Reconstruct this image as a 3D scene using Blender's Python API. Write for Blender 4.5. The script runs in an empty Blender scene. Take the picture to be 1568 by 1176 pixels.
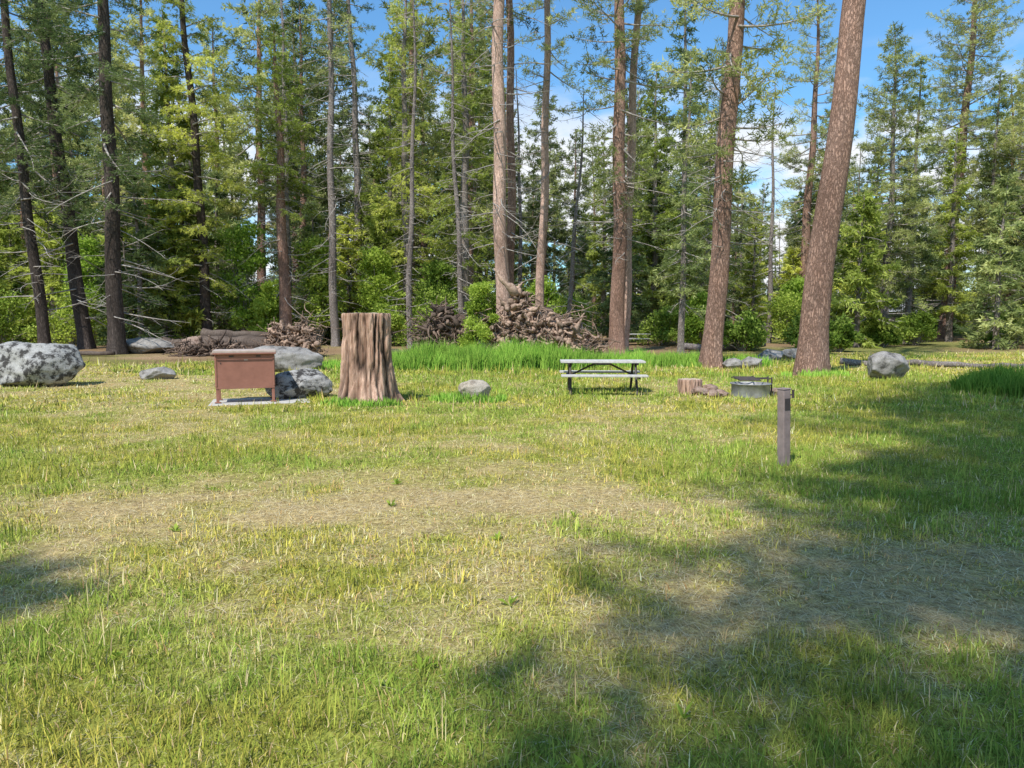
import bpy, math, numpy as np
from mathutils import Vector, noise as mnoise
rng=np.random.default_rng(7)
scene=bpy.context.scene
# ------------------------------------------------------------ noise
TAB=np.random.default_rng(3).random((256,256))
def vn(x,y):
    x=np.asarray(x,float); y=np.asarray(y,float)
    xi=np.floor(x).astype(int); yi=np.floor(y).astype(int)
    fx=x-xi; fy=y-yi; fx=fx*fx*(3-2*fx); fy=fy*fy*(3-2*fy)
    a=TAB[xi%256,yi%256]; b=TAB[(xi+1)%256,yi%256]; c=TAB[xi%256,(yi+1)%256]; d=TAB[(xi+1)%256,(yi+1)%256]
    return (a*(1-fx)+b*fx)*(1-fy)+(c*(1-fx)+d*fx)*fy
def fbm(x,y,o=4):
    s=0;a=.5;t=0
    for i in range(o):
        s=s+a*vn(x*2**i+17.3*i,y*2**i+5.1*i); t+=a; a*=.5
        x,y=x*.8-y*.6,x*.6+y*.8
    return s/t
def sst(a,b,x):
    t=np.clip((x-a)/(b-a),0,1); return t*t*(3-2*t)
def height(x,y):
    x=np.asarray(x,float); y=np.asarray(y,float)
    r=np.sqrt(x*x+y*y)
    h=.10*(fbm(x*.35+40,y*.35+40,3)-.5)+.03*(fbm(x*2+9,y*2+9,2)-.5)
    h=h+sst(80,260,r)*10+sst(36,60,r)*.6*fbm(x*.1+3,y*.1+8,2)
    return h
def gz(x,y): return float(height(x,y))
# ------------------------------------------------------------ materials
def newmat(name):
    m=bpy.data.materials.new(name); m.use_nodes=True
    nt=m.node_tree; b=nt.nodes['Principled BSDF']
    b.inputs['Roughness'].default_value=.85
    b.inputs['Specular IOR Level'].default_value=.25
    return m,nt,b
def ramp(nt,fac,stops):
    r=nt.nodes.new('ShaderNodeValToRGB'); e=r.color_ramp.elements
    while len(e)<len(stops): e.new(.5)
    for i,(p,c) in enumerate(stops):
        e[i].position=p; e[i].color=(*c,1)
    nt.links.new(fac,r.inputs['Fac']); return r.outputs['Color']
def texco(nt,scale=(1,1,1),kind='Object'):
    t=nt.nodes.new('ShaderNodeTexCoord'); mp=nt.nodes.new('ShaderNodeMapping')
    mp.inputs['Scale'].default_value=scale
    nt.links.new(t.outputs[kind],mp.inputs['Vector']); return mp.outputs['Vector']
def noiset(nt,vec,scale,detail=4,rough=.55,dist=0):
    n=nt.nodes.new('ShaderNodeTexNoise'); n.inputs['Scale'].default_value=scale
    n.inputs['Detail'].default_value=detail; n.inputs['Roughness'].default_value=rough
    n.inputs['Distortion'].default_value=dist
    nt.links.new(vec,n.inputs['Vector']); return n.outputs['Fac']
def mixc(nt,fac,a,b,mode='MIX'):
    m=nt.nodes.new('ShaderNodeMix'); m.data_type='RGBA'; m.blend_type=mode
    for s,v in ((m.inputs[0],fac),(m.inputs[6],a),(m.inputs[7],b)):
        if hasattr(v,'is_linked'): nt.links.new(v,s)
        elif isinstance(v,(int,float)): s.default_value=v
        else: s.default_value=(*v,1)
    return m.outputs[2]
def bump(nt,b,h,strength=.5,dist=.02):
    n=nt.nodes.new('ShaderNodeBump'); n.inputs['Strength'].default_value=strength
    n.inputs['Distance'].default_value=dist
    nt.links.new(h,n.inputs['Height']); nt.links.new(n.outputs['Normal'],b.inputs['Normal'])
def attr(nt,name):
    a=nt.nodes.new('ShaderNodeAttribute'); a.attribute_name=name; return a
def leafshader(nt,col,tr,upbias=0):
    d=nt.nodes.new('ShaderNodeBsdfDiffuse'); nt.links.new(col,d.inputs['Color'])
    t=nt.nodes.new('ShaderNodeBsdfTranslucent'); nt.links.new(col,t.inputs['Color'])
    if upbias:
        # turf: shading normals tilted upward to brighten it beyond what the blades catch
        ge=nt.nodes.new('ShaderNodeNewGeometry'); v=nt.nodes.new('ShaderNodeVectorMath'); v.operation='ADD'
        v.inputs[1].default_value=(0,0,upbias); nt.links.new(ge.outputs['Normal'],v.inputs[0])
        n=nt.nodes.new('ShaderNodeVectorMath'); n.operation='NORMALIZE'; nt.links.new(v.outputs[0],n.inputs[0])
        nt.links.new(n.outputs[0],d.inputs['Normal'])
    mx=nt.nodes.new('ShaderNodeMixShader'); mx.inputs[0].default_value=tr
    nt.links.new(d.outputs[0],mx.inputs[1]); nt.links.new(t.outputs[0],mx.inputs[2])
    nt.links.new(mx.outputs[0],nt.nodes['Material Output'].inputs['Surface'])
    nt.nodes.remove(nt.nodes['Principled BSDF'])
def foliage(name,dark,mid,light,tr=.4,vlo=.7,vhi=1.45):
    m,nt,b=newmat(name)
    a=attr(nt,'tint'); col=ramp(nt,a.outputs['Fac'],[(0,dark),(.5,mid),(1,light)])
    oi=nt.nodes.new('ShaderNodeObjectInfo')
    hs=nt.nodes.new('ShaderNodeHueSaturation')
    mr=nt.nodes.new('ShaderNodeMapRange'); mr.inputs[3].default_value=vlo; mr.inputs[4].default_value=vhi
    nt.links.new(oi.outputs['Random'],mr.inputs[0]); nt.links.new(mr.outputs[0],hs.inputs['Value'])
    mr2=nt.nodes.new('ShaderNodeMapRange'); mr2.inputs[3].default_value=.515; mr2.inputs[4].default_value=.48
    nt.links.new(oi.outputs['Random'],mr2.inputs[0]); nt.links.new(mr2.outputs[0],hs.inputs['Hue'])
    nt.links.new(col,hs.inputs['Color'])
    leafshader(nt,hs.outputs['Color'],tr)
    return m
def bark(name,crack,c1,c2,sx=16,sz=4.2,bs=.7):
    m,nt,b=newmat(name)
    v=texco(nt,(sx,sx,sz))
    nz=nt.nodes.new('ShaderNodeTexNoise'); nz.inputs['Scale'].default_value=1.6; nz.inputs['Detail'].default_value=5; nz.inputs['Roughness'].default_value=.65
    nt.links.new(v,nz.inputs['Vector'])
    vv=nt.nodes.new('ShaderNodeVectorMath'); vv.operation='MULTIPLY_ADD'
    nt.links.new(nz.outputs['Color'],vv.inputs[0]); vv.inputs[1].default_value=(2.2,2.2,2.2); nt.links.new(v,vv.inputs[2])
    vo=nt.nodes.new('ShaderNodeTexVoronoi'); vo.feature='DISTANCE_TO_EDGE'; vo.inputs['Scale'].default_value=1
    nt.links.new(vv.outputs[0],vo.inputs['Vector'])
    n2=noiset(nt,texco(nt,(1,1,.25)),3.5,5,.6)
    n3=noiset(nt,texco(nt,(1,1,.4)),38,5,.7)
    base=mixc(nt,n2,c1,c2)
    base=mixc(nt,.6,base,ramp(nt,n3,[(.32,(.3,.3,.3)),(.66,(1.35,1.35,1.35))]),'MULTIPLY')
    f=ramp(nt,vo.outputs['Distance'],[(0.0,(0,0,0)),(.22,(1,1,1))])
    fm=mixc(nt,f,(.38,.38,.38),(1,1,1))
    col=mixc(nt,fm,crack,base)
    n4=noiset(nt,texco(nt,(1,1,.35)),.8,3,.6)
    col=mixc(nt,1.0,col,ramp(nt,n4,[(.3,(.6,.58,.56)),(.65,(1.15,1.15,1.15))]),'MULTIPLY')
    nt.links.new(col,b.inputs['Base Color']); bump(nt,b,f,bs,.03)
    b.inputs['Specular IOR Level'].default_value=.1
    return m
M={}
M['pinef']=foliage('pine_needles',(.07,.10,.035),(.30,.34,.11),(.58,.60,.24))
M['firf']=foliage('fir_needles',(.045,.075,.028),(.20,.26,.09),(.43,.48,.19))
M['cedf']=foliage('cedar_foliage',(.08,.12,.02),(.36,.42,.08),(.62,.68,.17),.45)
M['leaf']=foliage('shrub_leaves',(.07,.12,.02),(.29,.40,.06),(.54,.64,.14),.45)
M['bright']=foliage('bright_leaves',(.14,.22,.03),(.38,.50,.07),(.58,.70,.15),.5,1.0,1.1)
M['pineb']=bark('ponderosa_bark',(.08,.045,.033),(.56,.31,.215),(.47,.33,.265))
M['pinelb']=bark('pale_pine_bark',(.20,.115,.085),(.84,.54,.40),(.72,.53,.44),18,3.4,.5)
M['grayb']=bark('gray_bark',(.09,.07,.065),(.48,.39,.34),(.36,.325,.295),20,6)
M['darkb']=bark('dark_shaded_bark',(.02,.016,.014),(.16,.12,.10),(.11,.09,.078),14,3)  # dark bark tone; shade on the left trunks is put into this colour
m,nt,b=newmat('dead_wood'); n=noiset(nt,texco(nt,(1,1,1)),6,4)
nt.links.new(ramp(nt,n,[(.3,(.20,.17,.15)),(.7,(.55,.49,.43))]),b.inputs['Base Color']); M['dead']=m
# ------------------------------------------------------------ mesh helpers
def build(name,V,F,mats,MI=None,tint=None,col=None,smooth=True,link=True):
    me=bpy.data.meshes.new(name)
    V=np.ascontiguousarray(V,dtype=np.float32); F=np.ascontiguousarray(F,dtype=np.int32)
    me.vertices.add(len(V)); me.vertices.foreach_set('co',V.ravel())
    me.loops.add(F.size); me.loops.foreach_set('vertex_index',F.ravel())
    k=F.shape[1]
    me.polygons.add(len(F)); me.polygons.foreach_set('loop_start',np.arange(len(F),dtype=np.int32)*k)
    for m_ in mats: me.materials.append(m_)
    if MI is not None: me.polygons.foreach_set('material_index',np.asarray(MI,dtype=np.int32))
    me.polygons.foreach_set('use_smooth',np.full(len(F),smooth))
    me.update(calc_edges=True)
    if tint is not None:
        a=me.attributes.new('tint','FLOAT','POINT'); a.data.foreach_set('value',np.asarray(tint,dtype=np.float32))
    if col is not None:
        a=me.attributes.new('gcol','FLOAT_COLOR','POINT')
        c4=np.ones((len(V),4),np.float32); c4[:,:3]=col; a.data.foreach_set('color',c4.ravel())
    if not link: return me
    ob=bpy.data.objects.new(name,me); scene.collection.objects.link(ob); return ob
def nrm(a): return a/np.maximum(np.linalg.norm(a,axis=-1,keepdims=True),1e-9)
def tube(P,R,k=6,cap=False):
    P=np.asarray(P,float); R=np.asarray(R,float); n=len(P)
    T=nrm(np.gradient(P,axis=0))
    ref=np.array([1.,0,0]) if abs(T[:,2]).mean()>.8 else np.array([0,0,1.])
    U=nrm(np.cross(T,ref)); W=np.cross(T,U)
    a=np.arange(k)*2*math.pi/k
    V=P[:,None]+R[:,None,None]*(np.cos(a)[None,:,None]*U[:,None]+np.sin(a)[None,:,None]*W[:,None])
    V=V.reshape(-1,3)
    i=np.arange(n-1)[:,None]*k; j=np.arange(k)[None]; j2=(j+1)%k
    a_=(i+j).ravel(); b_=(i+j2).ravel(); c_=(i+k+j2).ravel(); d_=(i+k+j).ravel()
    F=np.concatenate([np.stack([a_,b_,c_],1),np.stack([a_,c_,d_],1)])
    if cap:
        V=np.vstack([V,P[0],P[-1]]); n0=len(V)-2; jj=np.arange(k); jk=(jj+1)%k
        F=np.vstack([F,np.stack([np.full(k,n0),jk,jj],1),np.stack([np.full(k,n0+1),(n-1)*k+jj,(n-1)*k+jk],1)])
    return V,F
class Acc:
    def __init__(s): s.V=[];s.F=[];s.M=[];s.T=[];s.n=0
    def add(s,V,F,mi=0,t=.5):
        s.V.append(V); s.F.append(F+s.n); s.M.append(np.full(len(F),mi))
        s.T.append(np.full(len(V),t) if np.isscalar(t) else t); s.n+=len(V)
    def out(s,name,mats,link=True,smooth=True):
        return build(name,np.vstack(s.V),np.vstack(s.F),mats,np.concatenate(s.M),np.concatenate(s.T),link=link,smooth=smooth)
def needles(acc,C,D,T,K,ln,w,spread,flat,r,mi):
    n=len(C); N=n*K
    C=np.repeat(C,K,0); D=np.repeat(D,K,0); T=np.repeat(T,K)
    U=r.normal(size=(N,3)); U=nrm(U); U[:,2]*=flat
    d=nrm(D*(1-spread)+U*spread)
    L=ln*r.uniform(.6,1.15,N)[:,None]
    s=nrm(np.cross(d,r.normal(size=(N,3))))*w*.5*r.uniform(.7,1.3,N)[:,None]
    o=C+r.normal(size=(N,3))*ln*.22
    V=np.stack([o+s,o-s,o+d*L],1).reshape(-1,3)
    i=np.arange(N)*3
    F=np.stack([i,i+1,i+2],1)
    t=np.clip(np.repeat(T+r.normal(0,.08,N),3),0,1)
    acc.add(V,F,mi,t)
# ------------------------------------------------------------ trees
def make_tree(name,H,R,cs,cr,nb,kind='pine',seed=0,lean=(0,0),ndead=20,bk='pineb',K=9,ln=.26,w=.05,deadlow=1.5,link=True,gap=.15,rad_pow=.75):
    r=np.random.default_rng(seed); acc=Acc()
    n=34; z=np.linspace(0,1,n)**1.15*H; z[0]=-.3
    t=np.clip(z/H,0,1)
    ph=r.uniform(0,6,4)
    ox=lean[0]*t+.12*np.sin(z*.25+ph[0])*t**.5+.05*np.sin(z*.8+ph[1])
    oy=lean[1]*t+.12*np.sin(z*.22+ph[2])*t**.5
    ox-=ox[0]; oy-=oy[0]
    P=np.stack([ox,oy,z],1)
    rad=R*((1-t)**rad_pow)+.015+R*.35*np.exp(-np.maximum(z,0)/(R*1.1))
    k=20
    V,F=tube(P,rad,k)
    ang=np.tile(np.arange(k)*2*math.pi/k,n); zz=np.repeat(z,k)
    f=.05*np.sin(ang*5+ph[3])*np.exp(-np.maximum(zz,0)/.8)*3+.05*(fbm(ang*2+50,zz*1.5+seed,3)-.5)*2
    cen=np.repeat(P,k,0); V=cen+(V-cen)*(1+f)[:,None]
    acc.add(V,F,0,.5)
    def at(zq):
        return np.array([np.interp(zq,z,P[:,0]),np.interp(zq,z,P[:,1]),zq]), np.interp(zq,z,rad)
    TC=[];TD=[];TT=[]
    az=r.uniform(0,6)
    for i in range(nb):
        u=(i+r.uniform(0,1))/nb
        zb=cs+(H-cs)*u**.9*.99
        az+=2.4+r.normal(0,.4)
        if r.random()<gap: continue
        if kind=='pine':
            prof=(1-u)**.55*min(1,.55+u*2.5); el=math.radians(-18+60*u+r.normal(0,14)); up=.25
        elif kind=='fir':
            prof=(1-u)**.85*min(1,.7+u*2); el=math.radians(-14+40*u+r.normal(0,13)); up=.10
        else:
            prof=(1-u)**.7*min(1,.7+u*2); el=math.radians(5+35*u+r.normal(0,12)); up=-.28
        L=cr*prof*r.uniform(.5,1.2)+.25
        b0,rb=at(zb)
        m_=7; s=np.linspace(0,1,m_)
        dirh=np.array([math.cos(az),math.sin(az),0]); side=np.array([-math.sin(az),math.cos(az),0])
        pz=L*(math.sin(el)*s-(.22*s if kind!='cedar' else 0)+up*s**2)
        wob=L*.07*np.sin(s*3+r.uniform(0,6))
        BP=b0+dirh*(L*math.cos(el)*s)[:,None]+side*wob[:,None]+np.array([0,0,1])*pz[:,None]
        br=min(rb*.35,.012+.014*L)*(1-s*.85)
        V,F=tube(BP,br,4); acc.add(V,F,1,.4)
        bt=r.uniform(.05,.75)
        nt_=int(3+L*(4.4 if kind=='pine' else 5.2))
        for j in range(nt_):
            q=.22+.78*(j+r.random())/nt_
            p=np.array([np.interp(q,s,BP[:,c]) for c in range(3)])
            sg=1 if j%2 else -1
            tl=L*.38*(1.15-q)*r.uniform(.6,1.2)+.12
            a2=az+sg*r.uniform(.6,1.2)
            td=np.array([math.cos(a2),math.sin(a2),(.25 if kind=='pine' else (-.15 if kind=='fir' else -.45))+r.normal(0,.3)]); td/=np.linalg.norm(td)
            if tl>.5:
                V,F=tube(np.stack([p,p+td*tl*.5,p+td*tl]),[.012,.009,.004],3); acc.add(V,F,1,.4)
            nn=max(1,int(tl/(.24 if kind=='pine' else .18)))
            st=.45 if kind=='pine' else .15
            for qq in np.linspace(st,1,nn):
                TC.append(p+td*tl*qq+r.normal(0,.06,3)); TD.append(td); TT.append(bt+.25*r.random()+.12*(qq-.5))
        TC.append(BP[-1]); TD.append(dirh+[0,0,.3]); TT.append(bt+.2)
    for i in range(ndead):
        zb=deadlow+(max(cs,deadlow+2)+2-deadlow)*(i+r.random())/ndead
        if zb>H-.3: continue
        a=r.uniform(0,6.28); L=r.uniform(.3,1)**1.3*cr*.9
        b0,rb=at(zb); s=np.linspace(0,1,6); dr=r.uniform(-.55,.1)
        dirh=np.array([math.cos(a),math.sin(a),0]); side=np.array([-math.sin(a),math.cos(a),0])
        BP=b0+dirh*(L*s)[:,None]+np.array([0,0,1])*(L*(dr*s+.25*r.normal()*s**2))[:,None]+side*(L*.12*np.sin(s*4+r.uniform(0,6)))[:,None]
        V,F=tube(BP,(.012+.009*L)*(1-.8*s),4); acc.add(V,F,1,.6)
        for j in range(int(2+L*2)):
            q=r.uniform(.3,1); p=np.array([np.interp(q,s,BP[:,c]) for c in range(3)])
            td=dirh*.6+side*r.choice([-1,1])*.7+np.array([0,0,r.normal(-.1,.3)])
            l2=L*r.uniform(.15,.4)
            V,F=tube(np.stack([p,p+td*l2*.5+r.normal(0,.04,3),p+td*l2]),[.010,.007,.003],3); acc.add(V,F,1,.6)
    if TC:
        C=np.array(TC);D=np.array(TD);T=np.array(TT)
        if kind=='pine': needles(acc,C,D,T,K,ln,w,.62,1,r,2)
        elif kind=='fir': needles(acc,C,D,T,K,ln*.85,w,.55,.8,r,2)
        else: needles(acc,C,D,T,K,ln*.85,w*1.1,.5,.8,r,2)
    fm={'pine':'pinef','fir':'firf','cedar':'cedf'}[kind]
    return acc.out(name,[M[bk],M['dead'],M[fm]],link)
def put(ob,x,y,dz=0,rot=0,s=1):
    ob.location=(x,y,gz(x,y)+dz); ob.rotation_euler=(0,0,rot); ob.scale=(s,s,s); return ob
# ------------------------------------------------------------ ground
xs=np.concatenate([-np.geomspace(22,600,45)[::-1],np.arange(-21.85,21.9,.15),np.geomspace(22,600,45)])
ys=np.concatenate([-np.geomspace(4,600,40)[::-1],np.arange(-3.85,37.9,.15),np.geomspace(38,600,60)])
def lush(x,y):
    # rotated and warped so that no lattice shows
    wx=x+1.2*(fbm(x*.4+8,y*.4+2,2)-.5); wy=y+1.2*(fbm(x*.4+30,y*.4+60,2)-.5)
    u=wx*.83-wy*.55; v=wx*.55+wy*.83
    g=fbm(u*.37+11,v*.37+31,4)*.9+ .8*(fbm(u*1.5+71,v*1.7,4)-.5)+.5*(fbm(v*5+3,u*5+50,2)-.5)
    g=(g-.43)*1.5+.72
    def e(cx,cy,rx,ry,a): 
        return a*np.exp(-(((x-cx)/rx)**2+((y-cy)/ry)**2))
    g=g+e(-3,8.6,2.2,1.1,.5)+e(-1,26,5,2.5,.7)+e(11.5,17,3,3,.6)+e(-.3,3.0,1.6,.8,.3)+e(7,21,6,4,.35)+e(-7,8,1.2,1,.3)+e(-1.7,3.6,.9,1.3,.35)+e(4,13,5,2.5,.2)
    g=g-e(0,6.4,1.5,.8,.4)-e(-3.8,6.3,1.2,.7,.3)-e(-9,15.5,4,2.2,.4)-e(2.4,4.2,1.1,.9,.5)-e(.9,3.7,.5,.5,.4)-e(-1.6,3.0,.3,.25,.4)-e(-14,20,6,3,.4)-e(-2.9,3.5,.5,.7,.3)-e(-.7,14.6,1,1,.2)
    return np.clip(g,0,1)
X,Y=np.meshgrid(xs,ys); X=X.ravel();Y=Y.ravel()
Z=height(X,Y); nx=len(xs); ny=len(ys)
i=(np.arange(ny-1)[:,None]*nx+np.arange(nx-1)[None]).ravel()
F=np.stack([i,i+1,i+nx+1,i+nx],1)
def litter(x,y):
    return sst(29,36,y+6*(fbm(x*.2+5,y*.2,3)-.5)-np.where(x>4,3.5,0)-np.where(x<-7,-5,0))
def lerp(a,b,t): return np.asarray(a)*(1-t[:,None])+np.asarray(b)*t[:,None]
g=lush(X,Y); c=lerp((.48,.37,.18),(.27,.29,.065),np.clip(g*1.3,0,1))
li=litter(X,Y); lc=lerp((.20,.13,.075),(.44,.31,.20),fbm(X*.3,Y*.3,3)); lc=lerp(lc,(.20,.25,.06),np.clip((fbm(X*.15+7,Y*.15,3)-.45)*5,0,1)*.7)
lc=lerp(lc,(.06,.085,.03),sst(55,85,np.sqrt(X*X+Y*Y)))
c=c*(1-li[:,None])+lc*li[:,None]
m,nt,b=newmat('ground_soil_and_thatch')
a=attr(nt,'gcol'); v=texco(nt)
n1=noiset(nt,v,14,6,.7); n2=noiset(nt,texco(nt,(1,.35,1)),90,3,.7)
cc=mixc(nt,1,a.outputs['Color'],ramp(nt,n1,[(.3,(.4,.37,.33)),(.7,(1.35,1.35,1.3))]),'MULTIPLY')
cc=mixc(nt,1,cc,ramp(nt,n2,[(.35,(.6,.57,.55)),(.65,(1.4,1.4,1.35))]),'MULTIPLY')
nt.links.new(cc,b.inputs['Base Color']); bump(nt,b,n1,.6,.04)
b.inputs['Roughness'].default_value=1; b.inputs['Specular IOR Level'].default_value=.0
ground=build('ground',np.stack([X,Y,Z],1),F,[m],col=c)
# ------------------------------------------------------------ grass
m,nt,b=newmat('grass_blades'); a=attr(nt,'gcol'); leafshader(nt,a.outputs['Color'],.22,.9); MG=m
GV=[];GF=[];GC=[];gn=0
def sample(y0,y1,dens,margin=1.3,clus=.6,cr_=.05,per=9):
    a0=(y1-y0)*2*(.74*y1+margin); N=int(a0*dens)
    nc=int(N*clus/per)
    cx=rng.uniform(-1,1,nc)*(.74*y1+margin); cy=rng.uniform(y0,y1,nc)
    px=np.repeat(cx,per)+rng.normal(0,cr_,nc*per); py=np.repeat(cy,per)+rng.normal(0,cr_,nc*per)
    hh=np.repeat(rng.uniform(.5,1.0,nc)+1.3*rng.random(nc)**5,per)
    ht=np.repeat(rng.uniform(.58,1.25,nc),per)
    N2=N-nc*per
    px=np.concatenate([px,rng.uniform(-1,1,N2)*(.74*y1+margin)]); py=np.concatenate([py,rng.uniform(y0,y1,N2)])
    hh=np.concatenate([hh,rng.uniform(.4,.9,N2)]); ht=np.concatenate([ht,np.ones(N2)])
    k=(np.abs(px)<.74*py+margin)
    return px[k],py[k],hh[k],ht[k]
def addblades(px,py,h,w,col,lay,detail):
    global gn
    n=len(px); P=np.stack([px,py,height(px,py)-.005],1)
    a=rng.uniform(0,2*math.pi,n); s=np.stack([np.cos(a),np.sin(a),0*a],1)*w[:,None]*.5
    b_=rng.uniform(0,2*math.pi,n); L=np.stack([np.cos(b_),np.sin(b_),0*b_],1)
    up=np.array([0,0,1.]); hu=(h*(1-lay))[:,None]; hl=(h*(.15+lay*.85)*rng.uniform(.5,1.2,n))[:,None]
    if detail:
        V=np.stack([P-s,P+s,P-s*.8+up*hu*.6+L*hl*.35,P+s*.8+up*hu*.6+L*hl*.35,P+up*hu+L*hl*1.05],1)
        i=np.arange(n)*5
        F=np.concatenate([np.stack([i,i+1,i+3],1),np.stack([i,i+3,i+2],1),np.stack([i+2,i+3,i+4],1)]); k=5
    else:
        V=np.stack([P-s,P+s,P+up*hu+L*hl],1); i=np.arange(n)*3; F=np.stack([i,i+1,i+2],1); k=3
    GV.append(V.reshape(-1,3)); GF.append(F+gn); gn+=n*k; GC.append(np.repeat(col,k,0))
def blcol(px,py,g,n):
    mixg=np.clip(rng.random(n)*.65+1.0*(1-g),0,1)
    c=lerp((.18,.31,.04),(.58,.60,.13),mixg)
    yl=fbm(px*.8+90,py*.8+3,3); c=lerp((1,1,1),(1.28,1.0,1.0),np.clip((yl-.42)*5,0,1))*c
    dry=rng.random(n)<np.clip(.95-g*1.1,.08,.85)
    d=lerp((.86,.73,.40),(.66,.38,.15),rng.random(n)**1.5)
    c=np.where(dry[:,None],d,c)
    return c*rng.uniform(.7,1.2,n)[:,None]
objs_clear=[(-5.3,14.9,1.0,.75),(-2.93,14.8,.52,.52)]
for (y0,y1,dens,wd,det,hm) in ((1.6,4,7800,.0045,1,.062),(4,7,4800,.0065,1,.060),(7,13,2000,.011,0,.066),(13,22,680,.022,0,.085),(22,37,250,.04,0,.12)):
    px,py,hh,ht=sample(y0,y1,dens,cr_=.022+.004*y0)
    g=lush(px,py); li=litter(px,py)
    k=(rng.random(len(px))<(.25+.9*g))&(rng.random(len(px))>li*1.02)
    for ox,oy,rx,ry in objs_clear: k&=~((np.abs(px-ox)<rx)&(np.abs(py-oy)<ry))
    px,py,hh,ht,g=px[k],py[k],hh[k],ht[k],g[k]; n=len(px)
    h=hm*hh*(.45+1.0*g)*rng.uniform(.6,1.3,n)
    lay=np.clip(rng.uniform(.1,.85,n)+.15*(1-g)-.25*(hh-1),0,.9)
    addblades(px,py,h,wd*rng.uniform(.6,1.4,n),np.clip(blcol(px,py,g,n)*ht[:,None],0,.9),lay,det)
    if y0<20:
        px,py,hh,ht=sample(y0,y1,dens*.42,clus=.25,cr_=.08)
        g=lush(px,py); k=(rng.random(len(px))<1.2-g)&(rng.random(len(px))>litter(px,py)); px,py=px[k],py[k]; n=len(px)
        cl=lerp((.88,.78,.50),(.44,.29,.15),rng.random(n)**1.3)
        addblades(px,py,rng.uniform(.05,.2,n)*(1+.03*y0),wd*.75*rng.uniform(.6,1.3,n),cl,rng.uniform(.86,.97,n),det)
grass=build('grass',np.vstack(GV),np.vstack(GF),[MG],col=np.vstack(GC))
print('grass tris',sum(len(f) for f in GF))
GV=[];GF=[];GC=[];gn=0
for cx,cy,rx,ry,n,h0,dk in ((-1.1,25.4,3.9,1.5,24000,1.15,.85),(5.0,27.0,4.5,1.3,13000,.70,1.0),(-.9,15.1,.8,.5,1200,.30,1.0),(12.2,16.6,2.0,1.9,11000,.78,.72),(-5.2,25.6,2.0,1.0,3500,.5,1.0),(-2.9,14.2,.8,.25,600,.25,1.0),(8.9,21.6,1.0,.5,900,.3,1.1)):
    a=rng.uniform(0,6.28,n); q=rng.random(n)**.55
    px=cx+rx*q*np.cos(a); py=cy+ry*q*np.sin(a); k=vn(px*2.3,py*2.3)>.2; px,py=px[k],py[k]; q=q[k]; n=len(px)
    h=h0*(1-.45*q)*rng.uniform(.5,1.15,n)*(.65+.7*vn(px*1.7,py*1.7))
    addblades(px,py,h,.024*rng.uniform(.6,1.4,n),lerp((.12,.29,.03),(.36,.54,.09),rng.random(n))*dk*(.75+.5*vn(px*1.3+5,py*1.3))[:,None],rng.uniform(.02,.3,n),1)
build('tall_grass',np.vstack(GV),np.vstack(GF),[MG],col=np.vstack(GC))
# broadleaf weeds
acc=Acc(); r=np.random.default_rng(5)
for i in range(16):
    y=2.2+6*r.random()**1.3; x=r.uniform(-.75,.75)*y
    if i<6: x,y=[(-.42,3.3),(-1.05,6.3),(-.1,5.3),(-.55,3.15),(.7,2.9),(.5,5.9)][i]
    base=np.array([x,y,gz(x,y)])
    for j in range(r.integers(6,15)):
        a=r.uniform(0,6.28); L=r.uniform(.04,.10); e=r.uniform(.4,1.3)
        d=np.array([math.cos(a)*math.cos(e),math.sin(a)*math.cos(e),math.sin(e)]); s=np.array([-math.sin(a),math.cos(a),0])*L*r.uniform(.10,.17)
        V=np.stack([base,base+d*L*.5+s,base+d*L*.5-s+[0,0,.006],base+d*L*1.0-[0,0,L*.12],base+d*L*.5+[0,0,-.006]])
        F=np.array([[0,4,1],[0,2,4],[4,3,1],[4,2,3]]); acc.add(V,F,0,r.uniform(.2,.9))
acc.out('weeds',[M['bright']])
# ------------------------------------------------------------ named trees
def T(nm,x,y,rot=0,**k):
    ob=make_tree(nm,**k); return put(ob,x,y,rot=rot)
near=dict(K=10,ln=.26,w=.045)
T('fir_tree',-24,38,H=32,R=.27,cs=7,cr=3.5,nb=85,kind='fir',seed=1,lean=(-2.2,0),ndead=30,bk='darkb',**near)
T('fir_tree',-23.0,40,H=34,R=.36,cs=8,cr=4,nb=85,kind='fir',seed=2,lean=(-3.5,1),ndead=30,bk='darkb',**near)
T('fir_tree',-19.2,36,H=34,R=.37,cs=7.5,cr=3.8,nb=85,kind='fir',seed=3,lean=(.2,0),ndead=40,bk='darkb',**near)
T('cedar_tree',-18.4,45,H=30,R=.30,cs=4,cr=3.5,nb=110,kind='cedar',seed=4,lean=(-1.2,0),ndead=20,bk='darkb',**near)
T('pine_tree',-13.7,45,H=19,R=.38,cs=8,cr=2.9,nb=75,kind='cedar',seed=5,lean=(-.4,0),ndead=50,bk='pineb',**near)
T('pine_tree',-10.7,45,H=32,R=.24,cs=16,cr=2.6,nb=40,kind='pine',seed=6,lean=(0,0),ndead=90,bk='grayb',**near)
T('fir_tree',-11.1,55,H=33,R=.32,cs=14,cr=3.0,nb=70,kind='fir',seed=7,lean=(-.8,0),ndead=90,bk='grayb',**near)
T('ponderosa_pine_tree',-.5,36,H=38,R=.34,cs=16,cr=3.0,nb=50,kind='pine',seed=8,lean=(-.3,0),ndead=70,bk='pinelb',deadlow=5,rad_pow=.6,**near)
T('ponderosa_pine_tree',.0,37.3,H=36,R=.22,cs=16,cr=3,nb=40,kind='pine',seed=9,lean=(-.2,0),ndead=25,bk='pineb',deadlow=5,rad_pow=.6,**near)
T('ponderosa_pine_tree',1.5,41,H=33,R=.24,cs=13,cr=2.6,nb=45,kind='pine',seed=10,lean=(.9,0),ndead=45,bk='pinelb',deadlow=4,rad_pow=.6,**near)
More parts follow.
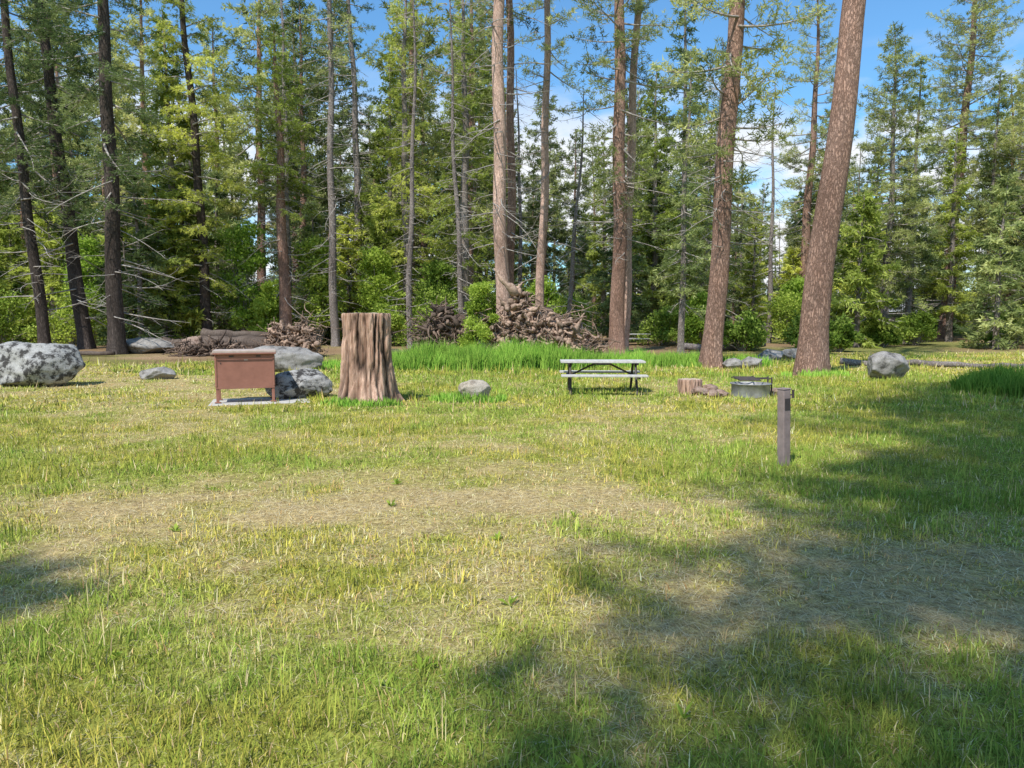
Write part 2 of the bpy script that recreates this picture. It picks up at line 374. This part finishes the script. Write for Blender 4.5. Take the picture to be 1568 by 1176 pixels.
T('ponderosa_pine_tree',5.4,38,H=33,R=.38,cs=7,cr=3.3,nb=95,kind='pine',seed=11,lean=(.1,0),ndead=35,bk='pineb',deadlow=5,rad_pow=.7,**near)
T('ponderosa_pine_tree',6.0,40,H=34,R=.24,cs=15,cr=2.0,nb=30,kind='pine',seed=12,lean=(1.0,0),ndead=30,bk='pinelb',deadlow=6,rad_pow=.55,**near)
T('ponderosa_pine_tree',7.0,26,H=33,R=.335,cs=5.6,cr=2.7,nb=150,kind='pine',seed=13,lean=(1.3,0),ndead=30,bk='pineb',deadlow=4,rad_pow=.7,**near)
T('ponderosa_pine_tree',8.9,22,H=36,R=.41,cs=17,cr=3.5,nb=55,kind='pine',seed=14,lean=(3.1,0),ndead=0,bk='pineb',rad_pow=.9,**near)
T('fir_tree',8.0,35,H=14,R=.15,cs=2.5,cr=1.5,nb=90,kind='fir',seed=15,ndead=10,bk='grayb',**near)
T('pine_tree',22.7,58,H=27,R=.40,cs=7,cr=3.8,nb=105,kind='pine',seed=16,lean=(.5,0),ndead=25,bk='pineb',**near)
T('pine_tree',22.6,45,H=18.6,R=.22,cs=3.5,cr=2.8,nb=170,kind='pine',seed=17,ndead=25,bk='grayb',gap=.05,**near)
T('pine_tree',31.5,54,H=30,R=.42,cs=6,cr=4.4,nb=170,kind='pine',seed=18,lean=(1.2,0),ndead=35,bk='pineb',gap=.05,**near)
T('pine_tree',34.5,50,H=19,R=.33,cs=3,cr=4,nb=150,kind='pine',seed=19,ndead=15,bk='pineb',gap=.05,**near)
T('pine_tree',27.0,50,H=10,R=.18,cs=1.5,cr=2.3,nb=100,kind='pine',seed=26,ndead=8,bk='grayb',**near)
T('cedar_tree',-7.0,50,H=26,R=.3,cs=3,cr=3,nb=100,kind='cedar',seed=20,ndead=10,bk='grayb',**near)
T('cedar_tree',-3.0,47,H=24,R=.33,cs=3,cr=3.2,nb=110,kind='cedar',seed=21,ndead=10,bk='grayb',**near)
T('pine_tree',13.2,48,H=19,R=.28,cs=3,cr=3.0,nb=100,kind='pine',seed=22,ndead=12,bk='grayb',**near)
T('dead_snag_tree',-15.0,50,H=26,R=.22,cs=24,cr=1.8,nb=0,seed=23,ndead=120,bk='grayb',**near)
T('dead_snag_tree',-2.6,40,H=19,R=.15,cs=17,cr=2.0,nb=0,seed=24,ndead=130,bk='grayb',lean=(-.6,0),**near)
T('dead_snag_tree',17.3,50,H=17,R=.16,cs=15,cr=1.8,nb=0,seed=25,ndead=80,bk='grayb',**near)
T('dead_snag_tree',-5.9,43,H=21,R=.17,cs=19,cr=1.8,nb=0,seed=27,ndead=130,bk='grayb',lean=(.5,0),**near)
T('dead_snag_tree',3.2,44,H=15,R=.14,cs=13,cr=1.9,nb=0,seed=28,ndead=100,bk='grayb',lean=(.9,0),**near)
# trees standing behind / beside the viewer (they shade the meadow)
for nm,x,y,H,R_,cs,cr,nb,sd,gp in (('ponderosa_pine_tree',-3.3,-7,25,.36,10.5,3.6,125,31,.06),('ponderosa_pine_tree',-.8,-5.8,25,.36,9,3.6,130,32,.06),('ponderosa_pine_tree',-.5,-3.2,34,.38,19,4.2,130,33,.08),
    ('pine_tree',-8.8,-4.8,14.5,.2,8.5,1.9,60,34,.1),('ponderosa_pine_tree',5.8,1.2,27,.4,10,3.6,100,36,.12)):
    T(nm,x,y,H=H,R=R_,cs=cs,cr=cr,nb=nb,kind='pine',seed=sd,ndead=10,bk='pineb',K=9,ln=.30,w=.055,gap=gp)
# ------------------------------------------------------------ background forest
bg=dict(K=7,ln=.36,w=.095,link=False)
vars_=[make_tree('forest_pine',24,.30,6,3.6,85,'pine',41,(.5,0),25,'pineb',**bg),
 make_tree('forest_fir',26,.28,4,3.2,100,'fir',42,(.3,0),30,'grayb',**bg),
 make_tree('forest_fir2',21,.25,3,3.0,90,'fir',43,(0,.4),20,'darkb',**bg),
 make_tree('forest_cedar',22,.30,3,3.2,95,'cedar',44,(0,0),20,'grayb',**bg),
 make_tree('forest_pine2',27,.33,9,3.4,80,'pine',45,(-.8,0),30,'pineb',**bg),
 make_tree('forest_young',9,.14,.6,2.0,70,'fir',46,(0,0),4,'grayb',**bg),
 make_tree('forest_young_cedar',7,.12,.4,1.9,70,'cedar',47,(0,0),4,'grayb',**bg),
 make_tree('forest_snag',22,.20,20,1.9,0,'fir',48,(.5,0),90,'grayb',**bg)]
par=bpy.data.objects.new('background_forest',None); scene.collection.objects.link(par)
r=np.random.default_rng(77); cnt=0
pts=[]
def addbg(vi,x,y,s,dzr=0):
    global cnt
    ob=bpy.data.objects.new('forest_tree_%d'%cnt,vars_[vi]); scene.collection.objects.link(ob)
    put(ob,x,y,-.1,r.uniform(0,6.28),s); ob.parent=par; cnt+=1
tries=0
while cnt<190 and tries<8000:
    tries+=1
    a=math.radians(r.uniform(-43,43)); d=50+85*r.random()**1.15
    x=d*math.sin(a); y=d*math.cos(a)
    if y<44: continue
    if any((x-q[0])**2+(y-q[1])**2<(3.3)**2 for q in pts): continue
    tx=math.tan(a)
    if .48<tx<.53 and d<80: continue
    vi=r.choice([0,1,2,3,4,7],p=[.28,.12,.08,.27,.16,.09]); s=r.uniform(.75,1.2)*(.78+.45*float(vn(tx*9+3,2.2)))
    if tx>.26:
        if r.random()<.2: continue
        s*=min(1,.60+.0022*(d-48)) if tx<.62 else .8
    elif -.02<tx<.16: s*=.72
    elif tx<-.12: s*=1.12
    pts.append((x,y)); addbg(int(vi),x,y,s)
for i in range(125):
    a=math.radians(r.uniform(-43,43)); d=r.uniform(46,110); vi=int(r.choice([5,6])); s_=r.uniform(.5,1.4)
    if .48<math.tan(a)<.53 and d<80: s_*=.4
    addbg(vi,d*math.sin(a),d*math.cos(a),s_)
# ------------------------------------------------------------ shrubs
def shrub(name,x,y,w,h,seed,mat='leaf',nl=5000,ls=.09,base=0):
    r=np.random.default_rng(seed); acc=Acc()
    nc=int(14+w*6+h*3); 
    for i in range(nc):
        a=r.uniform(0,6.28); rr=r.random()**.6*w*.5; zz=h*r.uniform(.15,.97)
        rr*=(1-.55*(zz/h)**2)
        tip=np.array([math.cos(a)*rr,math.sin(a)*rr,zz])
        V,F=tube(np.stack([np.array([tip[0]*.1,tip[1]*.1,-.05]),tip*[.5,.5,.6],tip]),[.02,.014,.006],4); acc.add(V,F,0,.5)
        n=nl//nc; rad=r.uniform(.13,.24)*(w+min(h,w*1.3))*.5
        C=tip+nrm(r.normal(size=(n,3)))*(r.random(n)**.5)[:,None]*rad*np.array([1,1,.8])
        C[:,2]=np.maximum(C[:,2],.03)
        D=nrm(C-tip+[0,0,.2]); t=np.clip(r.uniform(.2,.8)+.25*r.normal(size=n)+.0,0,1)
        needles(acc,C,D,t,1,ls*1.7,ls*1.2,.6,1,r,1)
    ob=acc.out(name,[M['dead'],M[mat]]); return put(ob,x,y)
shrub('bright_green_deciduous_sapling',-1.15,29.3,1.4,3.2,1,'bright',11000,.06)
k=0
for (x,y,w,h) in ((24,44,3,1.8),(21,42,2,1.4),(28.5,42,3.0,1.8),(31,43,3.5,3),(14.5,36,2.4,2.2),(16.8,38,2,1.6),(12.5,40,3,2),(3.6,46,3.5,3),(0,48,4,3.5),(-4.5,44,3.5,3.6),(-8,46,3,2.4),(-16,50,4,3.5),(-21,46,4,3.5),(-26,44,4,3),(-29,42,4,3),(9.5,46,3,2.2),(18,48,4,3),(25,52,3,2.0),(35,46,4,3.5),(-13,50,3,2.5)):
    k+=1; shrub('shrub',x,y,w,h,100+k,'leaf',4200,.10)
for (x,y,w,h,mt) in ((-17.2,47.5,3.6,7.5,'bright'),(-12.3,47,3.2,6.5,'leaf'),(-8.6,48,3,6,'bright'),(-4.6,45.5,2.6,5,'leaf'),(-26.5,47,3.5,6.5,'bright'),(-21.5,49,3.5,7.5,'leaf'),(1.8,47,2.5,4,'bright'),(11.2,44,2,3,'bright'),(20.0,52,2.5,4.5,'bright'),(-14.8,46,2.4,4,'bright')):
    k+=1; shrub('leafy_understory_tree',x,y,w,h,100+k,mt,9000,.11)
# ------------------------------------------------------------ rocks
def rockmat(name,c0,c1,c2,sp=5,blotch=.5):
    m,nt,b=newmat(name); v=texco(nt)
    n1=noiset(nt,v,sp,6,.7); n2=noiset(nt,v,60,3,.7)
    c=ramp(nt,n1,[(blotch-.08,c0),(blotch,c1),(blotch+.25,c2)])
    c=mixc(nt,.8,c,ramp(nt,n2,[(.35,(.5,.5,.5)),(.6,(1.15,1.15,1.15))]),'MULTIPLY')
    nt.links.new(c,b.inputs['Base Color']); bump(nt,b,n1,.6,.04); return m
MR1=rockmat('lichened_granite',(.06,.055,.05),(.36,.345,.32),(.56,.54,.50),5,.51)
MR2=rockmat('gray_granite',(.11,.10,.09),(.28,.255,.23),(.44,.41,.37),3,.46)
MR3=rockmat('reddish_rock',(.12,.07,.05),(.30,.20,.15),(.42,.32,.26),4,.45)
def rock(name,x,y,w,d,h,seed,mat,rot=0,sink=.12):
    r=np.random.default_rng(seed)
    bpy.ops.mesh.primitive_ico_sphere_add(subdivisions=5,radius=1)
    ob=bpy.context.object; ob.name=name; me=ob.data; me.name=name
    n=len(me.vertices); V=np.zeros(n*3,np.float32); me.vertices.foreach_get('co',V); V=V.reshape(-1,3).astype(float)
    for k in range(11):
        nn=nrm(r.normal(size=3)); dd=r.uniform(.62,.9); p=V@nn; V-=np.outer(np.maximum(p-dd,0)*.9,nn)
    off=Vector(r.uniform(0,50,3))
    f=np.array([mnoise.fractal(Vector(v)*1.6+off,.8,2.1,5) for v in V]); V*=(1+.10*f)[:,None]
    V*=np.array([w/2,d/2,h/2*(1+sink)])/.82
    me.vertices.foreach_set('co',V.astype(np.float32).ravel())
    me.polygons.foreach_set('use_smooth',np.ones(len(me.polygons),bool)); me.materials.append(mat); me.update()
    ob.location=(x,y,gz(x,y)+h/2-sink*h*.8); ob.rotation_euler=(0,0,rot)
    return ob
rock('granite_boulder',-12.1,18.7,2.05,1.5,1.12,1,MR1)
rock('granite_boulder',-4.5,15.7,1.2,.9,.58,2,MR1,.3)
rock('granite_boulder',-7.5,24.5,2.2,1.3,.8,3,MR2)
rock('granite_boulder',-9.9,20.5,.9,.6,.35,4,MR2)
rock('granite_boulder',10.6,21,1.15,.9,.72,5,MR2,.5)
rock('granite_boulder',8.4,26,.75,.5,.4,6,MR2)
rock('granite_boulder',7.6,25.6,.6,.5,.35,7,MR2)
rock('granite_boulder',-18.3,37,2.6,1.4,.7,8,MR2)
rock('granite_boulder',-15.6,36.2,1.0,.8,.8,9,MR3)
rock('granite_boulder',12.4,32,1.3,.8,.5,10,MR2)
rock('granite_boulder',10.8,31,1.0,.8,.5,11,MR2)
MR4=rockmat('tan_rock',(.25,.20,.15),(.42,.36,.28),(.52,.46,.38),3,.46)
rock('pale_rock',-.78,15.3,.58,.45,.40,12,MR4)
for i,(x,y,w) in enumerate(((4.1,16.0,.35),(4.35,16.3,.42),(4.5,15.8,.3),(4.25,15.6,.28),(5.75,16.2,.3))):
    rock('fire_ring_rock',x,y,w,w*.8,w*.5,30+i,MR3,i)
# ------------------------------------------------------------ stumps
def woodmat(name,dark,a_,b_):
    m,nt,b=newmat(name)
    n1=noiset(nt,texco(nt,(9,9,.9)),2.5,6,.65,.4); n2=noiset(nt,texco(nt),1.6,3,.6)
    at_=attr(nt,'tint')
    c=ramp(nt,n1,[(.3,a_),(.7,b_)])
    c=mixc(nt,at_.outputs['Fac'],dark,c)
    c=mixc(nt,1,c,ramp(nt,n2,[(.35,(.7,.65,.62)),(.65,(1.15,1.12,1.1))]),'MULTIPLY')
    nt.links.new(c,b.inputs['Base Color']); bump(nt,b,n1,.9,.03); return m
MW=woodmat('weathered_stump_wood',(.035,.022,.016),(.35,.19,.125),(.80,.56,.42))
MLG=woodmat('dark_log_wood',(.03,.022,.018),(.08,.058,.045),(.23,.18,.145))
m,nt,b=newmat('cut_wood_top')
v=texco(nt); w_=nt.nodes.new('ShaderNodeTexWave'); w_.wave_type='RINGS'; w_.rings_direction='Z'; w_.inputs['Scale'].default_value=9; w_.inputs['Distortion'].default_value=2.5
nt.links.new(v,w_.inputs['Vector']); nt.links.new(ramp(nt,w_.outputs['Fac'],[(0,(.36,.27,.19)),(1,(.58,.47,.35))]),b.inputs['Base Color']); MT=m
def stump(name,x,y,R,H,seed,k=170,nr=70,depth=.075,flare=.13,splits=()):
    off=seed*7.7; V=[];tt=[]
    for i in range(nr):
        z=-.1+(H+.1)*i/(nr-1)
        for j in range(k):
            a=j*2*math.pi/k
            p=Vector((math.cos(a)*4.5+off,math.sin(a)*4.5,z*.9/ max(R,.3)*.5))
            n1=mnoise.noise(p); n2=mnoise.noise(p*3.1+Vector((5,5,0))); n3=mnoise.noise(Vector((math.cos(a)*1.3+off,math.sin(a)*1.3,z*.5)))
            ridge=min(1,abs(n1)*3.2)*.7+min(1,abs(n2)*3)*.3
            for (sa,sw,z0,sd) in splits:
                da=(a-sa-.05*math.sin(z*4)+math.pi)%(2*math.pi)-math.pi
                ridge-=sd*math.exp(-(da/sw)**2)*min(1,max(0,(z-z0)*2))
            fl=flare*math.exp(-max(z,0)/(.28))*(1+.5*math.sin(a*5+seed))
            s=R*(1.0+.05*n3+ .03*math.sin(z*3))+fl*R*2-depth*(1-ridge)*1.1
            zz=z
            if i==nr-1: zz+=.02*n2; s-=.012
            V.append((math.cos(a)*s,math.sin(a)*s,zz)); tt.append(max(0,min(1,ridge*1.25)))
    V=np.array(V); tt=np.array(tt)
    i_=np.arange(nr-1)[:,None]*k; j=np.arange(k)[None]; j2=(j+1)%k
    a_=(i_+j).ravel(); b_=(i_+j2).ravel(); c_=(i_+k+j2).ravel(); d_=(i_+k+j).ravel()
    F=np.concatenate([np.stack([a_,b_,c_],1),np.stack([a_,c_,d_],1)])
    acc=Acc(); acc.add(V,F,0,tt)
    rim=V[-k:]; r2=rim*[.9,.9,1]-[0,0,.015]; r3=rim*[.45,.45,1]+[0,0,.004]; ce=np.array([[0,0,H+.004]])
    TV=np.vstack([rim,r2,r3,ce]); jj=np.arange(k); jk=(jj+1)%k; FF=[]
    for q in (0,k):
        FF+= [np.stack([q+jj,q+jk,q+k+jk],1),np.stack([q+jj,q+k+jk,q+k+jj],1)]
    FF.append(np.stack([2*k+jj,2*k+jk,np.full(k,3*k)],1))
    acc.add(TV,np.vstack(FF),1,.8)
    ob=acc.out(name,[MW,MT]); return put(ob,x,y)
stump('tall_tree_stump',-2.93,14.9,.51,1.78,1,flare=.2,splits=((-.55,.06,.3,1.6),(-.95,.045,.9,1.2),(-1.75,.03,.6,.8),(-2.2,.04,-.5,.7)))
stump('tree_stump',3.95,16.4,.25,.32,3,80,16,.02,.05)
# ------------------------------------------------------------ box helpers
def flatmat(name,c,rough=.6,var=.15,metal=0,scale=8):
    m,nt,b=newmat(name); n1=noiset(nt,texco(nt),scale,5,.65)
    lo=tuple(q*(1-var) for q in c); hi=tuple(min(1,q*(1+var)) for q in c)
    nt.links.new(ramp(nt,n1,[(.3,lo),(.7,hi)]),b.inputs['Base Color'])
    b.inputs['Roughness'].default_value=rough; b.inputs['Metallic'].default_value=metal
    bump(nt,b,noiset(nt,texco(nt),60,3),.15,.004); return m
def group(name,x,y,rot=0,dz=0):
    e=bpy.data.objects.new(name,None); scene.collection.objects.link(e)
    e.location=(x,y,gz(x,y)+dz); e.rotation_euler=(0,0,rot); return e
def box(par,name,c,s,mat,rot=(0,0,0),bev=.006):
    bpy.ops.mesh.primitive_cube_add(size=1); ob=bpy.context.object; ob.name=name; ob.data.name=name
    for v in ob.data.vertices: v.co=Vector((v.co.x*s[0],v.co.y*s[1],v.co.z*s[2]))
    ob.location=c; ob.rotation_euler=rot; ob.parent=par; ob.data.materials.append(mat)
    if bev:
        b_=ob.modifiers.new('bevel','BEVEL'); b_.width=bev; b_.segments=2
    return ob
def cyl(par,name,p0,p1,r,mat,k=12):
    p0=np.array(p0,float);p1=np.array(p1,float)
    V,F=tube(np.stack([p0,p1]),[r,r],k,True); ob=build(name,V,F,[mat],smooth=False); ob.parent=par; return ob
MBX=flatmat('brown_painted_steel',(.32,.145,.105),.45,.14,0,5)
MBT=flatmat('faded_lid_paint',(.50,.40,.34),.5,.15)
MCON=flatmat('concrete',(.52,.49,.44),.9,.2)
MDK=flatmat('dark_steel',(.07,.055,.05),.5,.3)
def locker(x,y,rot=0):
    g=group('food_storage_locker',x,y,rot)
    box(g,'body',(0,0,.66),(1.12,.72,.66),MBX,bev=.012)
    box(g,'lid',(0,-.01,1.02),(1.18,.82,.055),MBT,bev=.012)
    box(g,'lid_lip',(0,-.43,.985),(1.17,.015,.03),MBX)
    box(g,'bottom_rail',(0,-.34,.315),(1.10,.04,.05),MBX)
    for i,(lx,ly) in enumerate(((-.52,-.32),(.52,-.32),(-.52,.32),(.52,.32))):
        box(g,'leg_%d'%i,(lx,ly,.16),(.055,.055,.31),MBX)
        box(g,'foot_%d'%i,(lx,ly,.026),(.12,.12,.012),MBX)
    box(g,'hinge_l',(-.25,-.369,.93),(.09,.016,.03),MDK); box(g,'hinge_r',(.25,-.369,.93),(.09,.016,.03),MDK)
    for i,xx in enumerate((-.535,.535)): box(g,'edge_%d'%i,(xx,-.365,.66),(.03,.012,.64),MBX)
    box(g,'bolt_l',(-.45,-.364,.80),(.02,.01,.02),MDK,bev=0)
    box(g,'label',(.02,-.364,.86),(.07,.008,.025),MBT,bev=0)
    return g
locker(-5.38,14.9,.33)
g=group('concrete_pad',-5.1,14.95,.3); box(g,'slab',(0,0,-.03),(1.9,1.25,.1),MCON,bev=.015)
locker(4.3,46)
# ------------------------------------------------------------ picnic table
MPL=flatmat('weathered_gray_planks',(.52,.49,.45),.8,.22,0,14)
def table(x,y,rot):
    g=group('picnic_table',x,y,rot); L=1.86; H=.70
    for i in range(5): box(g,'top_plank_%d'%i,(0,-.30+.15*i,H),(L,.142,.045),MPL)
    for s in (-1,1):
        for j in (0,1): box(g,'seat_plank',(0,s*(.60+.145*j),.42),(L,.138,.042),MPL)
        for e in (-1,1):
            xx=e*.72
            cyl(g,'leg',(xx,s*.62,0),(xx,s*.22,H-.025),.028,MDK)
            box(g,'foot',(xx,s*.62,.015),(.06,.16,.03),MDK)
    for e in (-1,1):
        xx=e*.72
        box(g,'seat_bearer',(xx+e*.035,0,.377),(.04,1.44,.045),MDK)
        box(g,'top_bearer',(xx+e*.035,0,H-.046),(.04,.70,.045),MDK)
        cyl(g,'brace',(e*.70,0,.39),(e*.12,0,H-.03),.02,MDK)
    box(g,'centre_bearer',(0,0,H-.046),(.28,.62,.04),MDK)
    return g
table(2.02,16.6,-.04); table(7.6,46,.2)
# ------------------------------------------------------------ fire ring with grill
MRU=flatmat('rusty_galvanised_steel',(.34,.33,.32),.55,.35,.3,6)
g=group('campfire_ring',5.15,15.9)
k=40; a=np.arange(k)*2*math.pi/k
prof=[(.40,0),(.40,.26),(.43,.27),(.43,.285),(.385,.285),(.385,0)]
V=np.array([[q*math.cos(t_),q*math.sin(t_),z_] for q,z_ in prof for t_ in a])
F=[]
for q in range(len(prof)-1):
    for j in range(k): F.append([q*k+j,q*k+(j+1)%k,(q+1)*k+(j+1)%k,(q+1)*k+j])
ob=build('ring_wall',V,np.array(F),[MRU]); ob.parent=g
V=np.array([[.384*math.cos(t_),.384*math.sin(t_),.06+.02*math.sin(t_*5)] for t_ in a]+[[0,0,.10]])
ob=build('ash_bed',V,np.array([[j,(j+1)%k,k] for j in range(k)]),[flatmat('ash_and_charcoal',(.10,.095,.09),1,.6)]); ob.parent=g
for i in range(13):
    yy=-.27+.045*i; cyl(g,'grill_bar',(-.30,yy,.36+.08*(yy+.27)),(.12,yy,.36+.08*(yy+.27)),.008,MDK,6)
for xx in (-.30,.12): cyl(g,'grill_frame',(xx,-.28,.36),(xx,.28,.41),.013,MDK,8)
for s in (-1,1):
    cyl(g,'grill_post',(.41,s*.12,0),(.41,s*.12,.42),.018,MDK,8)
    cyl(g,'grill_arm',(.41,s*.12,.39),(.12,s*.12,.385),.012,MDK,8)
cyl(g,'handle',(-.30,-.1,.37),(-.46,-.1,.42),.01,MDK,8)
for i in range(5):
    t_=i*1.3; cyl(g,'charred_log',(.25*math.cos(t_),.25*math.sin(t_),.10),(-.2*math.cos(t_+.4),-.2*math.sin(t_+.4),.20),.035,M['darkb'],8)
# ------------------------------------------------------------ marker post
MPO=flatmat('brown_post_paint',(.26,.20,.185),.55,.2,0,12)
g=group('campsite_marker_post',3.07,8.25); g.rotation_euler=(0,math.radians(-2),math.radians(24))
box(g,'post',(0,0,.42),(.105,.105,.88),MPO,bev=.012)
box(g,'cap',(0,0,.868),(.112,.112,.02),MPO,bev=.008)
box(g,'number_plate',(0,-.0545,.70),(.075,.004,.13),flatmat('dark_plate',(.06,.05,.05),.4),bev=0)
cyl(g,'clip_arm',(.05,-.02,.80),(.085,-.04,.80),.009,MDK,8)
cyl(g,'clip',(.09,-.045,.765),(.09,-.045,.855),.014,MDK,10)
# ------------------------------------------------------------ root wad, logs
m,nt,b=newmat('root_wood'); n1=noiset(nt,texco(nt,(4,4,4)),3,5,.6); at_=attr(nt,'tint')
c=ramp(nt,n1,[(.3,(.26,.16,.105)),(.7,(.66,.47,.35))]); c=mixc(nt,at_.outputs['Fac'],(.03,.022,.018),c)
nt.links.new(c,b.inputs['Base Color']); bump(nt,b,n1,.6,.03); MRW=m
def rootwad(name,x,y,w,h,seed,nroot,tlo,thi,stick=40,rmax=.10,curl=.36):
    r=np.random.default_rng(seed); acc=Acc()
    bpy.ops.mesh.primitive_ico_sphere_add(subdivisions=4,radius=1); o=bpy.context.object
    V=np.array([v.co[:] for v in o.data.vertices]); F=np.array([p.vertices[:] for p in o.data.polygons]); bpy.data.objects.remove(o)
    f=np.array([mnoise.fractal(Vector(v)*1.8+Vector((seed,0,0)),.9,2,4) for v in V])
    V=V*(1+.3*f)[:,None]*[w*.42,w*.22,h*.42]+[0,.25,h*.33]; acc.add(V,F,0,.2)
    for i in range(nroot):
        u=r.uniform(-1,1); zt=h*(1-.6*u*u)*(.85+.25*math.sin(u*5+seed))*r.random()**.7
        p=np.array([u*w*.5,-.55*(1-zt/h)-.25+r.normal(0,.15),zt])
        a=r.uniform(0,6.28)
        if r.random()<.35: a=math.atan2(zt-h*.4,u*w*.5)+r.normal(0,.4)
        d=np.array([math.cos(a),r.normal(-.25,.5),math.sin(a)]); d/=np.linalg.norm(d)
        big=r.random()<.16
        L=r.uniform(.35,1.1)*(1.7 if big else 1)
        n=11; P=[p-d*L*.35]; cv=r.normal(0,.2,3)
        for q in range(n-1):
            d=d+cv*curl*1.6+r.normal(0,curl,3); d/=np.linalg.norm(d); P.append(P[-1]+d*L/n)
        P=np.array(P); P[:,2]=np.maximum(P[:,2],.03)
        rd=(.02+rmax*r.random()**1.8)*(1.3 if big else 1)*np.linspace(1,.08,n)**.8*(1+.25*r.normal(size=n).clip(-1,1))
        V,F=tube(P,rd,7,True); acc.add(V,F,0,r.uniform(tlo,thi))
    for i in range(stick):
        p=np.array([r.uniform(-w*.65,w*.65),r.uniform(-.8,.5),r.random()**1.4*h*.8]); a=r.uniform(0,3.14); L=r.uniform(.5,1.8)
        d=np.array([math.cos(a),r.normal(0,.4),math.sin(a)*.6*r.choice([-1,1])])
        P=np.stack([p-d*L*.5,p-d*L*.15+r.normal(0,.08,3),p+d*L*.2+r.normal(0,.08,3),p+d*L*.5]); P[:,2]=np.maximum(P[:,2],.03)
        V,F=tube(P,np.array([1,.8,.6,.25])*r.uniform(.010,.03),5); acc.add(V,F,0,r.uniform(tlo,thi))
    ob=acc.out(name,[MRW]); return put(ob,x,y)
rootwad('upturned_root_wad',.75,29.8,3.6,2.75,3,620,.35,1.05,110,.14)
rootwad('brush_pile',-2.2,30.5,3.0,2.35,4,480,.03,.6,200,.10)
rootwad('brush_pile',2.9,31.5,1.8,1.2,6,130,.15,.8,70,.08)
rootwad('brush_pile',-10.3,35,2.4,1.9,5,240,.25,1.0,90,.10)
rootwad('brush_pile',-13.8,35.0,3.6,.8,7,120,.05,.6,80,.07)
def log(name,p0,p1,r0,r1,mat,seed=0):
    r=np.random.default_rng(seed); n=14; s=np.linspace(0,1,n)[:,None]
    P=np.array(p0)*(1-s)+np.array(p1)*s; P=P+r.normal(0,.03,P.shape)
    R=np.linspace(r0,r1,n)*(1+.08*r.normal(size=n))
    for i in range(n): P[i,2]+=gz(P[i,0],P[i,1])
    o=P[0].copy()
    V,F=tube(P-o,R,14,True); ob=build(name,V,F,[mat],tint=np.full(len(V),.75)); ob.location=o; return ob
log('fallen_log',(-14.9,35.6,.5),(-10.6,35.4,.5),.44,.36,MLG,1)
log('fallen_log',(-17.5,37.2,.4),(-10.5,36.9,.35),.34,.22,MLG,11)
log('fallen_log',(-15.2,36.4,1.0),(-9.8,36.0,.85),.24,.14,MLG,12)
log('fallen_log',(-1,31.7,.3),(-6.5,33.5,.2),.20,.12,MLG,2)
log('fallen_log',(2,30,.2),(4.8,31.5,.15),.2,.12,MW,3)
log('fallen_log',(12,27,.12),(18,25.5,.12),.13,.08,M['grayb'],4)
log('fallen_log',(-23,34,.15),(-18,33.5,.15),.13,.1,MLG,5)
log('fallen_log',(9,40,.2),(14,41,.2),.2,.14,M['grayb'],6)
# ------------------------------------------------------------ distant cabin
g=group('cabin',36.5,72,.3)
MCW=flatmat('cabin_wall',(.30,.26,.22),.8,.2); MCR=flatmat('cabin_roof',(.45,.45,.46),.6,.15)
box(g,'walls',(0,0,1.1),(3.6,3.2,2.2),MCW)
V=np.array([(-2.0,-1.9,2.15),(2.0,-1.9,2.15),(2.0,0,3.4),(-2.0,0,3.4),(-2.0,1.9,2.15),(2.0,1.9,2.15)])
ob=build('roof',V,np.array([[0,1,2,3],[3,2,5,4]]),[MCR],smooth=False); ob.parent=g
box(g,'door',(.6,-1.62,1.0),(.9,.05,2.0),MDK); box(g,'window',(-.9,-1.62,1.4),(.8,.05,.7),MDK)
# ------------------------------------------------------------ light, sky, camera
EL=math.radians(53); AZ=math.radians(210)
sdir=Vector((math.sin(AZ)*math.cos(EL),math.cos(AZ)*math.cos(EL),math.sin(EL)))
l=bpy.data.lights.new('sun','SUN'); l.energy=5; l.angle=math.radians(.55); l.color=(1,.97,.91)
so=bpy.data.objects.new('sun',l); so.rotation_euler=(-sdir).to_track_quat('-Z','Y').to_euler(); so.location=(-10,-20,40); scene.collection.objects.link(so)
w=bpy.data.worlds.new('World'); scene.world=w; w.use_nodes=True; nt=w.node_tree
bgk=nt.nodes['Background']; sk=nt.nodes.new('ShaderNodeTexSky'); sk.sky_type='NISHITA'; sk.sun_disc=False
sk.sun_elevation=EL; sk.sun_rotation=AZ; sk.air_density=1.0; sk.dust_density=.4; sk.ozone_density=2.5
tc=nt.nodes.new('ShaderNodeTexCoord'); mp=nt.nodes.new('ShaderNodeMapping'); mp.inputs['Scale'].default_value=(1,1,2.6)
nt.links.new(tc.outputs['Generated'],mp.inputs['Vector'])
nz=noiset(nt,mp.outputs['Vector'],4.2,7,.55)
cl=ramp(nt,nz,[(.40,(0,0,0)),(.52,(1,1,1))])
sx=nt.nodes.new('ShaderNodeSeparateXYZ'); nt.links.new(tc.outputs['Generated'],sx.inputs[0])
band=ramp(nt,sx.outputs['Z'],[(.0,(1,1,1)),(.22,(.95,.95,.95)),(.32,(0,0,0))])
f=mixc(nt,1,cl,band,'MULTIPLY')
skc=mixc(nt,1,sk.outputs[0],(.85,1.3,1.5),'MULTIPLY')
cc=mixc(nt,f,skc,(7.2,7.3,7.5))
nt.links.new(cc,bgk.inputs['Color']); bgk.inputs['Strength'].default_value=.14
cam=bpy.data.cameras.new('camera'); co=bpy.data.objects.new('camera',cam); scene.collection.objects.link(co)
cam.sensor_width=36; cam.lens=26; cam.clip_end=2000; cam.clip_start=.05
co.location=(0,0,1.6+gz(0,0)); co.rotation_euler=(math.radians(90-4.8),0,0); scene.camera=co
scene.view_settings.view_transform='Standard'; scene.view_settings.look='None'; scene.view_settings.exposure=0
